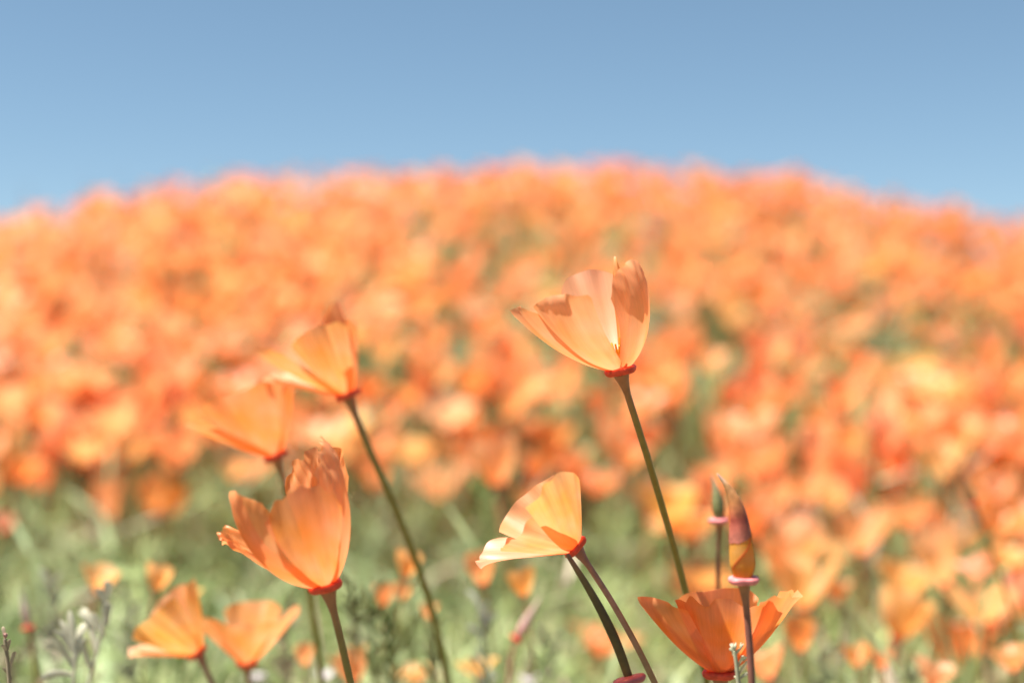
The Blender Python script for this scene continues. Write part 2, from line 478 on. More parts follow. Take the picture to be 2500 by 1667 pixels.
# field poppies that the photograph lets one pick out: px, py of the flower's middle, width in photograph pixels, shape, label
PICKED = [
    (237, 1412, 100, 7, 'small blurred orange poppy standing above the pale leafy sprig at lower left'),
    (380, 1410, 76, 0, 'little round poppy up and left of the golden side-facing poppy at lower left'),
    (455, 1448, 80, 3, 'small poppy peeping from behind the top of the golden poppy at lower left'),
    (990, 1376, 74, 0, 'round orange poppy touching the blurred long stem right of the torn poppy'),
    (1180, 1388, 88, 0, 'round pale orange poppy just below the tip of the side-facing apricot poppy'),
    (1280, 1422, 80, 0, 'round deeper orange poppy lowest of the pair under the side-facing apricot poppy'),
    (935, 1452, 62, 0, 'tiny red orange poppy over the green leafy shoots at bottom centre'),
    (978, 1446, 40, 2, 'tiny half hidden poppy right beside the red orange one at bottom centre'),
    (1045, 1490, 50, 6, 'small upright yellow orange poppy beside the lower end of the long blurred stem'),
    (745, 1598, 56, 0, 'tiny round poppy low down left of the torn poppy stem'),
    (868, 1626, 84, 2, 'small poppy cut by the torn poppy stem near the bottom edge'),
    (1020, 1630, 120, 8, 'deep orange poppy with upright narrow petals at the bottom edge below the shoots'),
    (1165, 1622, 100, 3, 'orange poppy at the bottom edge between the shoots and the pink pod'),
    (205, 1098, 92, 1, 'round orange poppy at the start of the row over the green gap at far left'),
    (312, 1090, 98, 0, 'second poppy of the short row over the green gap on the left'),
    (372, 1076, 90, 6, 'third poppy of the short row over the green gap on the left'),
    (438, 1082, 84, 2, 'last poppy of the short row, touching the deep orange side-facing poppy'),
    (38, 1140, 118, 7, 'pale wedge shaped poppy at the left edge above the green gap'),
    (2, 1275, 60, 0, 'orange poppy cut off by the left edge beside the green gap'),
    (570, 1145, 70, 6, 'small dim poppy just below the deep orange side-facing poppy'),
    (780, 1045, 150, 5, 'broad orange poppy below the tall poppy with the long blurred stem'),
    (925, 1085, 90, 1, 'left of two joined poppies right of the long blurred stem'),
    (995, 1100, 90, 6, 'right of two joined poppies right of the long blurred stem'),
    (1215, 1130, 140, 0, 'big round orange poppy over the green gap, above the side-facing apricot poppy'),
    (1295, 1222, 90, 6, 'small poppy half hidden behind the side-facing apricot poppy'),
    (1090, 1005, 130, 1, 'pale orange poppy near the centre, left of the purple spot'),
    (1970, 1189, 118, 6, 'pale lit poppy right of the reddish bud, topmost there'),
    (1867, 1237, 96, 7, 'flat pale poppy beside the dark cap of the reddish bud'),
    (1915, 1283, 100, 1, 'orange poppy right of the yellow part of the opening bud'),
    (2092, 1179, 92, 0, 'small shaded poppy in the green gap on the right'),
    (2102, 1301, 150, 6, 'large orange cup right of the opening bud, in the middle of the right field'),
    (2222, 1252, 120, 7, 'pale wide poppy touching the large cup in the right field'),
    (2303, 1368, 124, 2, 'tall pale cup beside the green gap at lower right'),
    (2190, 1501, 144, 0, 'upright orange cup standing free near the lower right corner'),
    (2400, 1472, 154, 1, 'big lit cup left of the thin blurred stem at lower right'),
    (1960, 1428, 170, 6, 'large orange poppy right behind the big bottom poppy'),
    (2045, 1443, 70, 6, 'small golden poppy leaning on the large one behind the big bottom poppy'),
    (2375, 1394, 110, 7, 'pale poppy over the big lit cup at lower right'),
    (2438, 1277, 124, 1, 'reddish orange poppy crossed by the thin blurred stem on the right'),
    (2430, 1193, 80, 6, 'small round poppy at the top of the thin blurred stem on the right'),
    (2468, 1352, 120, 3, 'wide poppy at the right edge beside the thin blurred stem'),
    (2092, 1600, 76, 6, 'small round poppy under the free standing cup at lower right'),
    (2152, 1610, 64, 6, 'small poppy touching the round one under the free standing cup'),
    (2273, 1640, 110, 7, 'low orange poppy at the bottom edge near the lower right corner'),
    (2474, 1604, 100, 1, 'pale poppy in the lower right corner'),
    (1877, 1618, 120, 7, 'pale blurred poppy right of the big bottom poppy stem'),
    (1955, 1548, 90, 0, 'dim golden poppy right of the big bottom poppy'),
    (1720, 1400, 170, 5, 'pale poppy right behind the big bottom poppy, under the small green bud'),
    (1640, 1240, 150, 6, 'orange poppy behind the tall poppy stem, left of the small green bud'),
    (1880, 1110, 130, 1, 'pale poppy above and right of the reddish bud tip'),
    (2150, 1060, 110, 0, 'small orange poppy over the upper green gap on the right'),
    (1520, 1110, 120, 7, 'pale poppy touching the tall poppy stem half way down'),
]
r = np.random.default_rng(77)
count = 0
for px, py, w, k, lab in PICKED:
    a0, a1, L, W = KINDS[k % len(KINDS)]
    real = 2 * L * math.sin(R(a0 * .45 + a1 * .55)) + .006
    sc_ = r.uniform(.92, 1.08)
    d = real * sc_ / (w / 2500 * FW)
    d = min(d, 2.0)
    p = at(px, py, d)
    while p[2] - float(ground_h(p[0], p[1])) < .245 and d > .66:
        d *= .97
        p = at(px, py, d)
    if px < 1320 and py > 1350:          # small blooms close by, over the green gap
        d = .74 + .10 * r.uniform()
        p = at(px, py, d)
    sc_ = w / 2500 * FW * d / real
    p[2] -= .016 * sc_
    place_poppy(p, k, r.uniform(0, 6.28), sc_, lab, 'poppies picked out of the field', r, ci=5 if px < 1320 and py > 1350 else None)
    count += 1

# random field: nearest ones as single poppies, the rest as one mass
cand = []
rf = np.random.default_rng(4242)
for _ in range(17000):
    y = rf.uniform(.98, 5.0)
    x = rf.uniform(-.42 * y - .45, .42 * y + .45)
    n = noise.noise(Vector((x * 1.7, y * 1.7, 3.1))) + .6 * noise.noise(Vector((x * 4.5, y * 4.5, 9.2)))
    dens = np.clip(.72 + 1.0 * n, .05, 1)
    for hx, hy, hr, hk in ((-.05, 2.9, .24, .9), (.98, 3.3, .30, .85), (.36, 2.4, .13, .85), (-.42, 3.2, .10, .8), (.62, 2.0, .12, .6)):   # sagey patches without flowers
        dens *= 1 - hk * math.exp(-((x - hx) / hr) ** 2 - ((y - hy) / (hr * 1.3)) ** 2)
    gapl = 1 - sstep(.05, .25, x - .10 * (y - 1.2)) # bare green patch on the left foreground
    dens *= 1 - gapl * (1 - .92 * sstep(1.30, 1.80, y) ** 1.5)
    dens *= .16 + .84 * sstep(1.15, 1.95, y) if x > 0 else 1
    if rf.uniform() > dens * .70:
        continue
    hgt = rf.uniform(.16, .26) if y < 3 else rf.uniform(.13, .28)
    hgt += .035 * noise.noise(Vector((x * 3.3, y * 2.0, 5.5)))
    cand.append((y, x, hgt, rf.integers(0, 12), rf.uniform(0, 6.28), rf.uniform(.72, .98) * (1.22 - .28 * float(sstep(1.2, 2.4, y)))))
cand.sort()


SHAPE_WORD = ['half open', 'half open', 'closed', 'wide open', 'closed', 'wide open', 'half open', 'half open', 'wide open', 'closed']


def zone(x, y, k, colour):
    px = (x / (y * FW) + .5) * 2500
    side = int(np.clip(px // 417, 0, 5))
    near = y < 1.85
    place = [('in the front rows at the left edge', 'in the slope at the left edge'),
             ('in the front rows around the blurred pair', 'in the slope left of the blurred pair'),
             ('in the front rows left of the centre poppy', 'in the slope right of the tilted golden poppy'),
             ('in the front rows beside the tall poppy stem', 'in the slope right behind the tall poppy head'),
             ('in the front rows right of the opening bud', 'in the slope right of the tall poppy head'),
             ('in the front rows at the right edge', 'in the slope at the right edge')][side][0 if near else 1]
    return f'blurred {SHAPE_WORD[k % 10]} {colour} poppy {place}'


mass = Mesh()
for y, x, hgt, k, rz, s in cand:
    g = float(ground_h(x, y))
    inview = abs(x) < .36 * y + .03
    if count < 300 and inview:
        ci, colour = rf.integers(0, 6), None
        colour = ['orange', 'orange', 'apricot', 'apricot', 'deep orange', 'golden'][ci]
        lab = zone(x, y, k, colour)
        place_poppy((x, y, g + hgt), k, rz, s, lab, lab.replace(' poppy ', ' poppies ', 1), rf, ci=ci)
        count += 1
        continue
    c, sn = math.cos(rz), math.sin(rz)
    M = np.array([[c, -sn, 0], [sn, c, 0], [0, 0, 1]]) * s
    col = tint_of(rf)
    for v, f, uv in TEMPLATES[k][3]:
        mass.add(v @ M.T + (x, y, g + hgt), f, uv, col * rf.uniform(.96, 1.03))
o = mass.build('poppy_field', M_FIELD)
tag(o, 'mass of blurred orange poppies covering the hill up to its crest', 'poppies', kind='stuff')
ms = Mesh()
for y, x, hgt, k, rz, s in cand:
    g = float(ground_h(x, y))
    c, sn = math.cos(rz), math.sin(rz)
    M = np.array([[c, -sn, 0], [sn, c, 0], [0, 0, 1]]) * s
    v, f = TEMPLATES[k][4]
    ms.add(v @ M.T + (x, y, g + hgt), f, None, (.13, .14, .045))
FIELD_STEMS = ms


# ------------------------------------------------------------------ foliage carpet
def leaf_clump(seed, n_leaf=9, hgt=.16):
    """ferny grey-green poppy leaves: stalks that fork into narrow lobes"""
    r = np.random.default_rng(seed)
    V, F, C = [], [], []
    nv = 0

    def blade(p0, p1, w, droop, col):
        nonlocal nv
        d = p1 - p0; L = np.linalg.norm(d)
        sd = np.cross(d, [0, 0, 1.0]); sd /= np.linalg.norm(sd) + 1e-9
        ang = r.uniform(0, 3.14); upn = np.cross(sd, d / L); sd = sd * math.cos(ang) + upn * math.sin(ang)
        mid = (p0 + p1) / 2 + np.array([0, 0, droop])
        V.extend([p0 - sd * w * .5, p0 + sd * w * .5, mid + sd * w, mid - sd * w, p1]); C.extend([col] * 5)
        F.append((nv, nv + 1, nv + 2, nv + 3)); F.append((nv + 3, nv + 2, nv + 4, nv + 4)); nv += 5
    for _ in range(n_leaf):
        a = r.uniform(0, 6.28); out = r.uniform(.02, .09); h = hgt * r.uniform(.5, 1.1)
        p0 = np.array([r.normal(0, .015), r.normal(0, .015), -.01])
        p1 = p0 + np.array([math.cos(a) * out, math.sin(a) * out, h])
        cb = np.array([.35, .41, .19]) if r.uniform() < .6 else np.array([.22, .29, .10])
        if r.uniform() < .12: cb = np.array([.40, .32, .22])
        col = cb * r.uniform(.75, 1.3)
        blade(p0, p1, .0011, .0, col)
        for k in range(r.integers(8, 14)):
            u = r.uniform(.35, 1.0)
            q = p0 + (p1 - p0) * u
            d = r.normal(0, 1, 3); d[2] = abs(d[2]) * .8 + .35; d /= np.linalg.norm(d)
            blade(q, q + d * r.uniform(.012, .034), r.uniform(.0009, .0019), r.uniform(-.002, .003), col * r.uniform(.85, 1.15))
    V, C = np.array(V), np.array(C)
    q = np.array([f for f in F if f[2] != f[3]]); t = np.array([f[:3] for f in F if f[2] == f[3]])
    return V, q, t, C


CLUMPS = [leaf_clump(900 + i) for i in range(9)]
fol = FIELD_STEMS
rl = np.random.default_rng(99)
for _ in range(2600):
    y = 0.90 + 3.9 * rl.uniform() ** 1.35
    x = rl.uniform(-.40 * y - .3, .40 * y + .3)
    g = float(ground_h(x, y))
    V, q, t, C = CLUMPS[rl.integers(0, 9)]
    a, s = rl.uniform(0, 6.28), rl.uniform(.75, 1.35) * (1.35 if rl.uniform() < .12 else 1)
    M = np.array([[math.cos(a), -math.sin(a), 0], [math.sin(a), math.cos(a), 0], [0, 0, 1]]) * s
    tn = C * rl.uniform(.8, 1.2) * np.array([rl.uniform(.92, 1.1), 1, rl.uniform(.85, 1.2)])
    Vw = V @ M.T + (x, y, g)
    fol.add(Vw, q, None, tn)
    fol.f.append(t + fol.n - len(V))
for _ in range(75):                      # taller feathery growth close to the lens, its tips in the lowest part of the view
    y = rl.uniform(.70, .98)
    x = rl.uniform(-.38 * y, .38 * y)
    if x > .05 and rl.uniform() < .4: continue
    V, q, t, C = CLUMPS[rl.integers(0, 9)]
    a = rl.uniform(0, 6.28)
    top = .395 - .185 * y + rl.uniform(-.02, .035)
    M = np.array([[math.cos(a), -math.sin(a), 0], [math.sin(a), math.cos(a), 0], [0, 0, 1]]) @ np.diag([1.1, 1.1, top / .17])
    fol.add(V @ M.T + (x, y, float(ground_h(x, y))), q, None, C * rl.uniform(.85, 1.25) * np.array([rl.uniform(1, 1.15), 1, rl.uniform(1, 1.3)]))
    fol.f.append(t + fol.n - len(V))
o = fol.build('foliage', M_GREEN, smooth=False)
tag(o, 'grey green feathery leaves and stems growing under the poppies', 'foliage', kind='stuff')

# ------------------------------------------------------------------ the poppies in focus
def cam_axis(ax, ay, az):
    """direction given as right, up, towards the camera"""
    v = np.array([ax, 0, 0]) + UPV * ay - FWD * az
    return v / np.linalg.norm(v)


def stem_tube(m, pts, rad, flare, fl_len):
    """a stem that widens into the cone under the receptacle"""
    c = spline(pts, 110)
    back = np.linalg.norm(np.diff(c, axis=0), axis=1)[::-1]
    dist = np.concatenate([[0], np.cumsum(back)])[::-1]
    k = np.clip(1 - dist / fl_len, 0, 1)
    r = rad * (1.25 - .25 * np.linspace(0, 1, 110)) + (flare - rad) * (.25 * k + .75 * k ** 2)
    tube(m, c, r, 12)
    uv = m.uv[0]; uv[:, 1] = np.repeat(1 - np.clip(dist / .14, 0, 1), 12)     # colour runs over the top 14 cm


def hero(name, label, base, d, axis, petals, stem_px, scale=1.0, color=ORANGE, rim_mat=None, stem_mat=None, stem_r=.0012, rim_s=1.0, stamens=True, wob=.075):
    P = at(*base, d)
    ax = cam_axis(*axis)
    ROT = rot_to(ax)
    pts = [P - ax * .001 * rim_s, P - ax * .005 * rim_s]
    for px, py, dd in stem_px:
        pts.append(at(px, py, dd))
    last = pts[-1]; prev = pts[-2]
    dirn = (last - prev) / np.linalg.norm(last - prev)
    # carry the stem on down to the soil
    q = last.copy()
    gz = float(ground_h(q[0], q[1]))
    steps = 4
    for i in range(steps):
        dz = (last[2] - gz + .02) / steps
        dirn = dirn * .6 + np.array([0, .05, -1]) * .4
        q = q + dirn / abs(dirn[2]) * dz
        pts.append(q.copy())
    foot = pts[-1]
    e = empty(name, foot)
    for i, pd in enumerate(petals):
        pd = dict(pd)
        col = pd.pop('color', color)
        pd.setdefault('ns', 44); pd.setdefault('nt', 41); pd.setdefault('seed', i * 31 + len(label))
        pd['L'] = pd.get('L', .04) * scale; pd['W'] = pd.get('W', .016) * scale
        v, f, uv = petal_verts(**pd)
        m = Mesh(); m.add(v @ ROT.T + P - foot, f, uv)
        m.build('petal', M_PETAL, e, color=col)
    m = Mesh(); lathe(m, np.array(RIM_PROF) * rim_s, 28, wob, seed=len(label))
    m.v[0] = m.v[0] @ ROT.T + P - foot
    m.build('receptacle', rim_mat or M_RIM, e)
    m = Mesh(); stem_tube(m, np.array(pts[::-1]) - foot, stem_r, .0030 * rim_s, .0085 * rim_s)
    m.build('stem', stem_mat or M_STEM, e)
    if stamens:
        m = Mesh(); r = np.random.default_rng(len(label))
        for k in range(16):
            a = r.uniform(0, 6.28); t = r.uniform(.1, .45)
            dv = np.array([math.cos(a) * math.sin(t), math.sin(a) * math.sin(t), math.cos(t)])
            b0 = np.array([math.cos(a), math.sin(a), 0]) * .0015 + [0, 0, .001]
            ln = r.uniform(.006, .010) * scale
            tube(m, np.array([b0, b0 + dv * ln * .45, b0 + dv * ln * .5, b0 + dv * ln]) @ ROT.T + P - foot, [.00018, .0002, .0005, .0003], 5)
        so = m.build('stamens', M_STAMEN, e); so['kind'] = 'stuff'
    tag(e, label, 'poppy', 'poppies in the foreground')
    return e


hero('poppy', 'tall apricot poppy on a long bare stem, highest flower, petals torn at the tips', (1514, 902), .50, (-.2, .97, .06), [
    dict(az=186, a0=72, a1=26, L=.042, W=.0135, theta=(1.1, .9), hook=-50, hook_at=.9, ruffle=.0012, tip=.18, color=APRICOT),
    dict(az=230, a0=76, a1=18, L=.044, pleat=.0004, W=.0160, theta=(1.4, 1.2), hook=-60, hook_at=.86, ruffle=.0014, crumple=.00015, tip=.2, color=APRICOT),
    dict(az=322, a0=64, a1=-22, L=.042, W=.0145, pleat=.0005, npl=5, theta=(1.5, 1.1), hook=-35, ruffle=.001, crumple=.00035, jag=.02, tip=.3, color=APRICOT),
    dict(az=100, a0=50, a1=14, L=.040, W=.0165, theta=(1.1, .7), ruffle=.001, tip=.3, color=PALE),
    dict(az=62, a0=30, a1=4, L=.041, W=.0026, theta=(1.0, 1.0), w0=.0015, hook=70, hook_at=.85, ruffle=.001, tip=.5, color=GOLD),
], [(1531, 960, .502), (1566, 1062, .508), (1618, 1225, .522), (1690, 1470, .565), (1740, 1640, .59)], stem_r=.00115, scale=.96)

hero('poppy', 'torn orange poppy with ragged curled petals on a red rimmed stem, left of centre', (797, 1428), .47, (-.26, .96, .05), [
    dict(az=205, a0=76, a1=-14, L=.046, W=.0165, pleat=.0006, npl=5, theta=(1.3, 1.0), hook=-70, hook_at=.88, ruffle=.0016, crumple=.0004, tip=.2),
    dict(az=275, a0=62, a1=0, L=.038, W=.0165, pleat=.0008, npl=6, theta=(1.3, .9), ruffle=.0012, tip=.3, jag=.03, color=ORANGE),
    dict(az=345, a0=50, a1=-16, L=.047, W=.0125, theta=(1.5, 1.2), hook=-40, ruffle=.001, crumple=.0008, jag=.05, tip=.3, color=APRICOT),
    dict(az=70, a0=44, a1=2, L=.043, W=.015, theta=(1.2, .8), ruffle=.0015, crumple=.0009, jag=.06, tip=.25),
    dict(az=165, a0=70, a1=34, L=.037, W=.007, theta=(1.4, 1.6), hook=80, hook_at=.82, ruffle=.002, crumple=.0010, jag=.05, tip=.3),
], [(835, 1560, .47), (868, 1675, .472)], stem_r=.00115)

hero('poppy', 'side-facing apricot poppy like an open fan, on a pinkish stem at centre', (1403, 1334), .50, (-.72, .68, .08), [
    dict(az=306, a0=52, a1=44, L=.035, W=.0155, theta=(.8, .45), tip=.28, skew=-.28, ruffle=.0010, pleat=.0003, npl=8, color=GOLD),
    dict(az=168, a0=48, a1=52, L=.030, W=.012, theta=(.7, .5), tip=.15, ruffle=.0012, hook=25, color=(.86, .385, .22)),
    dict(az=246, a0=50, a1=36, L=.027, W=.0125, theta=(.9, .6), tip=.15, ruffle=.0008, pleat=.0004, npl=9, color=APRICOT),
    dict(az=100, a0=48, a1=26, L=.026, W=.0155, theta=(.9, .6), tip=.15, ruffle=.0008, color=APRICOT),
], [(1482, 1440, .50), (1560, 1560, .50), (1640, 1685, .502)], stem_mat=M_PINKSTEM, stem_r=.0010, rim_s=.85)

hero('poppy', 'big deep orange poppy cup at the bottom edge behind the opening bud', (1758, 1640), .51, (-.02, .99, .02), [
    dict(az=272, a0=60, a1=20, L=.033, W=.0195, theta=(1.25, .9), jag=.06, tip=.05, ruffle=.001, color=DEEP),
    dict(az=205, a0=60, a1=30, L=.037, W=.0165, theta=(1.1, .8), tip=.2, hook=-60, hook_at=.85, ruffle=.001, color=(.86, .285, .08)),
    dict(az=335, a0=60, a1=24, L=.035, W=.0150, theta=(1.1, .9), tip=.15, jag=.03, ruffle=.001, hook=20, color=ORANGE),
    dict(az=85, a0=50, a1=24, L=.029, W=.0165, theta=(1.0, .7), tip=.2, ruffle=.001, color=(.86, .285, .08)),
], [(1762, 1700, .51), (1770, 1780, .513)], rim_s=1.1, scale=1.05)

hero('poppy', 'blurred golden orange poppy tilted left on the long blurred olive stem', (848, 962), .62, (-.33, .93, .05), [
    dict(az=190, a0=52, a1=34, L=.046, W=.017, theta=(1.0, .8), tip=.2, hook=-40, color=GOLD),
    dict(az=265, a0=48, a1=16, L=.042, W=.018, theta=(1.1, .7), tip=.2, npl=7, pleat=.0012, color=GOLD),
    dict(az=350, a0=36, a1=-14, L=.045, W=.0185, theta=(1.3, .8), tip=.2, color=ORANGE),
    dict(az=85, a0=40, a1=6, L=.040, W=.017, theta=(1.1, .7), tip=.2, color=ORANGE),
    dict(az=168, a0=66, a1=52, L=.040, W=.012, theta=(1.0, .7), tip=.2, color=PALE),
], [(865, 1010, .62), (900, 1110, .625), (960, 1240, .63), (1030, 1340, .64), (1085, 1500, .66), (1110, 1660, .68)], stem_r=.0014, scale=.84)

hero('poppy', 'blurred deep orange poppy facing left above the torn poppy', (672, 1112), .64, (-.40, .91, .05), [
    dict(az=195, a0=50, a1=36, L=.043, W=.019, theta=(.9, .6), tip=.15, color=ORANGE),
    dict(az=262, a0=40, a1=22, L=.043, W=.022, theta=(.9, .6), tip=.12, npl=6, pleat=.0008, color=ORANGE),
    dict(az=5, a0=44, a1=22, L=.040, W=.014, theta=(1.0, .7), tip=.2, color=DEEP),
    dict(az=85, a0=40, a1=18, L=.042, W=.019, theta=(1.0, .7), tip=.2, color=ORANGE),
], [(720, 1230, .65), (760, 1400, .66), (790, 1600, .68)], stem_r=.0012, scale=.86)

hero('poppy', 'golden poppy turned to the left at the lower left, half closed', (482, 1592), .64, (-.62, .78, .04), [
    dict(az=190, a0=46, a1=48, L=.030, W=.011, theta=(.8, .6), tip=.2, hook=20, color=PALE),
    dict(az=258, a0=40, a1=18, L=.032, W=.018, theta=(1.0, .7), tip=.18, npl=6, pleat=.0014, color=(.88, .45, .12)),
    dict(az=5, a0=44, a1=18, L=.034, W=.012, theta=(1.1, .8), tip=.25, color=(.88, .45, .12)),
    dict(az=85, a0=38, a1=16, L=.033, W=.017, theta=(1.0, .7), tip=.18, color=APRICOT),
], [(500, 1622, .64), (530, 1680, .64)], stem_mat=M_PINKSTEM, stem_r=.0011, rim_s=.85, scale=.89)

hero('poppy', 'blurred orange poppy shaped like a wide triangle beside the golden one at lower left', (602, 1618), .67, (.04, .99, .05), [
    dict(az=185, a0=50, a1=46, L=.032, W=.013, theta=(.9, .7), tip=.25, color=(.87, .37, .115)),
    dict(az=268, a0=44, a1=26, L=.030, W=.020, theta=(1.0, .7), tip=.1, color=(.87, .37, .115)),
    dict(az=355, a0=46, a1=32, L=.038, W=.014, theta=(1.1, .8), tip=.25, hook=-30, color=APRICOT),
    dict(az=90, a0=42, a1=24, L=.032, W=.018, theta=(1.0, .7), tip=.2, color=(.87, .37, .115)),
], [(604, 1650, .67), (612, 1700, .68)], stem_r=.0011, rim_s=.85, scale=.88)


# ------------------------------------------------------------------ buds and pods
def stalk(e, P, ax, stem_px, foot, mat, rad, rim_mat, rim_s, wob=.06, seed=0):
    ROT = rot_to(ax)
    m = Mesh(); lathe(m, np.array(RIM_PROF) * rim_s, 28, wob, seed=seed); m.v[0] = m.v[0] @ ROT.T + P - foot
    m.build('receptacle', rim_mat, e)
    pts = [P - ax * .001 * rim_s, P - ax * .005 * rim_s] + stem_px + [foot]
    m = Mesh(); stem_tube(m, np.array(pts[::-1]) - foot, rad, .0026 * rim_s, .0085 * rim_s)
    m.build('stem', mat, e)


def bud_body(m, pts, rad, sides=20, c=None):
    tube(m, pts, rad, sides, n=40, c=c)


def opening_bud():
    d = .466
    P = at(1815, 1412, d); ax = cam_axis(-.03, 1, .05)
    foot = at(1850, 1760, d); foot[2] = float(ground_h(foot[0], foot[1])) - .01
    e = empty('poppy_bud', foot)
    stalk(e, P, ax, [at(1822, 1460, d), at(1834, 1560, d), at(1842, 1680, d)], foot, M_MAROON, .00105, M_PINKRIM, .88, .09, 3)
    # yellow rolled petals
    core = [at(1814, 1408, d), at(1813, 1390, d), at(1812, 1365, d), at(1808, 1320, d), at(1806, 1285, d), at(1802, 1250, d)]
    m = Mesh(); tube(m, np.array(core) - foot, [.0029, .0039, .0038, .0034, .0028, .0020], 22, n=30)
    m.build('rolled_petal', M_PETAL, e, color=(.80, .40, .055))
    # the spiral edges of the outer petal, a thin lip wound round the roll
    m = Mesh()
    cs = spline(np.array(core) - foot, 60); rr = np.interp(np.linspace(0, 1, 60), np.linspace(0, 1, 6), [.0029, .0039, .0038, .0034, .0028, .0020])
    vs = []
    for i in range(8, 52):
        a = 3.6 + (i - 8) * .075
        for k, (dr, dz) in enumerate(((-.0002, -.0006), (.00035, 0), (.0001, .0009))):
            vs.append(cs[i] + np.array([math.cos(a), math.sin(a), 0]) * (rr[i] + dr) + [0, 0, dz])
    m.add(vs, grid_faces(44, 3))
    m.build('petal_edge', M_PETAL, e, color=(.72, .26, .03))
    # the cap (calyx) pushed up, curved and drawn out to a point
    cap = [at(1807, 1312, d), at(1806, 1272, d), at(1800, 1237, d), at(1789, 1205, d), at(1773, 1180, d), at(1751, 1157, d)]
    m = Mesh(); tube(m, np.array(cap) - foot, [.0035, .0031, .0025, .0017, .0009, .0003], 20, n=36)
    # ragged lower hem of the cap
    V = m.v[0]; rr_ = np.random.default_rng(8); V[:20] += np.stack([np.zeros(20), np.zeros(20), .0016 * np.cos(np.arange(20) / 20 * 6.28 + 2.2) + rr_.uniform(-.0004, .0004, 20)], 1)
    cm = leaf_material('bud cap', ramp=[(0, (.40, .13, .09)), (.3, (.27, .055, .035)), (.55, (.42, .17, .06)), (.8, (.46, .24, .10)), (1, (.6, .45, .36))], trans=.2, rough=.5, var=.35, scale=350, coat=.25)
    m.build('cap', cm, e)
    tag(e, 'opening poppy bud, yellow rolled petals under a curved reddish brown cap', 'bud', 'poppy buds and pods')


opening_bud()


def green_bud():
    d = .60
    P = at(1755, 1268, d); ax = cam_axis(-.05, 1, .05)
    foot = at(1758, 1500, d + .03); foot[2] = float(ground_h(foot[0], foot[1])) - .01
    e = empty('poppy_bud', foot)
    stalk(e, P, ax, [at(1755, 1330, d), at(1751, 1400, d + .005), at(1752, 1480, d + .02)], foot, M_MAROON, .0009, M_PINKRIM, .75, .05, 5)
    m = Mesh(); tube(m, np.array([at(1755, 1264, d), at(1754, 1250, d), at(1752, 1225, d), at(1748, 1195, d), at(1743, 1172, d), at(1737, 1160, d)]) - foot,
                     [.0018, .0025, .0024, .0018, .0010, .0003], 16, n=26)
    gm = leaf_material('green cap', ramp=[(0, (.13, .14, .05)), (.6, (.20, .20, .09)), (.9, (.30, .22, .13)), (1, (.4, .25, .18))], trans=.15, rough=.4, var=.2, scale=300)
    m.build('cap', gm, e)
    tag(e, 'small pointed green bud on a thin maroon stem, left behind the opening bud', 'bud', 'poppy buds and pods')


green_bud()


def seed_pod():
    d = .487
    P = at(1535, 1657, d); ax = cam_axis(-.25, .96, -.12)
    foot = at(1560, 1800, d); foot[2] = float(ground_h(foot[0], foot[1])) - .01
    e = empty('seed_pod', foot)
    stalk(e, P, ax, [at(1541, 1700, d), at(1548, 1760, d)], foot, M_PINKSTEM, .0011, M_MAUVERIM, 1.0, .05, 2)
    pm = leaf_material('dark pod', ramp=[(0, (.10, .07, .022)), (.5, (.055, .042, .014)), (.8, (.09, .07, .025)), (1, (.20, .10, .06))], trans=0, rough=.5, var=.2, scale=300)
    m = Mesh(); tube(m, np.array([at(1536, 1656, d), at(1520, 1605, d), at(1490, 1530, d), at(1455, 1465, d), at(1420, 1405, d), at(1384, 1352, d)]) - foot,
                     [.0014, .00155, .0016, .0014, .0011, .0007], 14, n=50)
    pod = m.build('pod', pm, e)
    tag(e, 'long dark brown seed pod crossing beside the pinkish stem at centre bottom', 'seed pod', 'poppy buds and pods')


seed_pod()


def simple_bud(name, label, tip, base, d, rad, cap_ramp, stem_pts, rim_mat, rim_s, stem_mat):
    P, T = at(*base, d), at(*tip, d)
    ax = (T - P) / np.linalg.norm(T - P)
    foot = at(*stem_pts[-1], d); foot[2] = min(foot[2] - .01, float(ground_h(foot[0], foot[1])) - .01)
    e = empty(name, foot)
    stalk(e, P, ax, [at(*q, d) for q in stem_pts], foot, stem_mat, .0011, rim_mat, rim_s, .05, len(label))
    m = Mesh(); tube(m, np.array([P + (T - P) * k for k in (0, .12, .4, .7, .9, 1)]) - foot, [rad * .7, rad, rad, rad * .7, rad * .4, .0003], 14, n=26)
    m.build('cap', leaf_material(name + ' cap', ramp=cap_ramp, trans=.2, rough=.45, var=.2, scale=300), e)
    tag(e, label, 'bud', 'poppy buds and pods')


PINK = [(0, (.36, .12, .10)), (.3, (.50, .30, .27)), (1, (.42, .36, .26))]
simple_bud('poppy_bud', 'blurred pink closed bud leaning right, low at centre below the apricot fan poppy', (1322, 1452), (1262, 1558), .72, .0024, PINK, [(1252, 1590), (1236, 1650), (1230, 1720)], M_RIM, .6, M_PINKSTEM)
simple_bud('poppy_bud', 'slim bud on the thin blurred stem at the right edge', (2352, 1150), (2376, 1228), .80, .0022, [(0, (.2, .14, .05)), (1, (.5, .22, .1))], [(2395, 1275), (2440, 1390), (2490, 1520), (2540, 1660)], M_RIM, .5, M_STEM)
simple_bud('poppy_bud', 'small pale spent bud with a red base at the lower left edge', (52, 1440), (70, 1530), .74, .0020, [(0, (.5, .3, .26)), (1, (.42, .38, .34))], [(76, 1560), (92, 1640), (100, 1720)], M_RIM, .6, M_STEM)


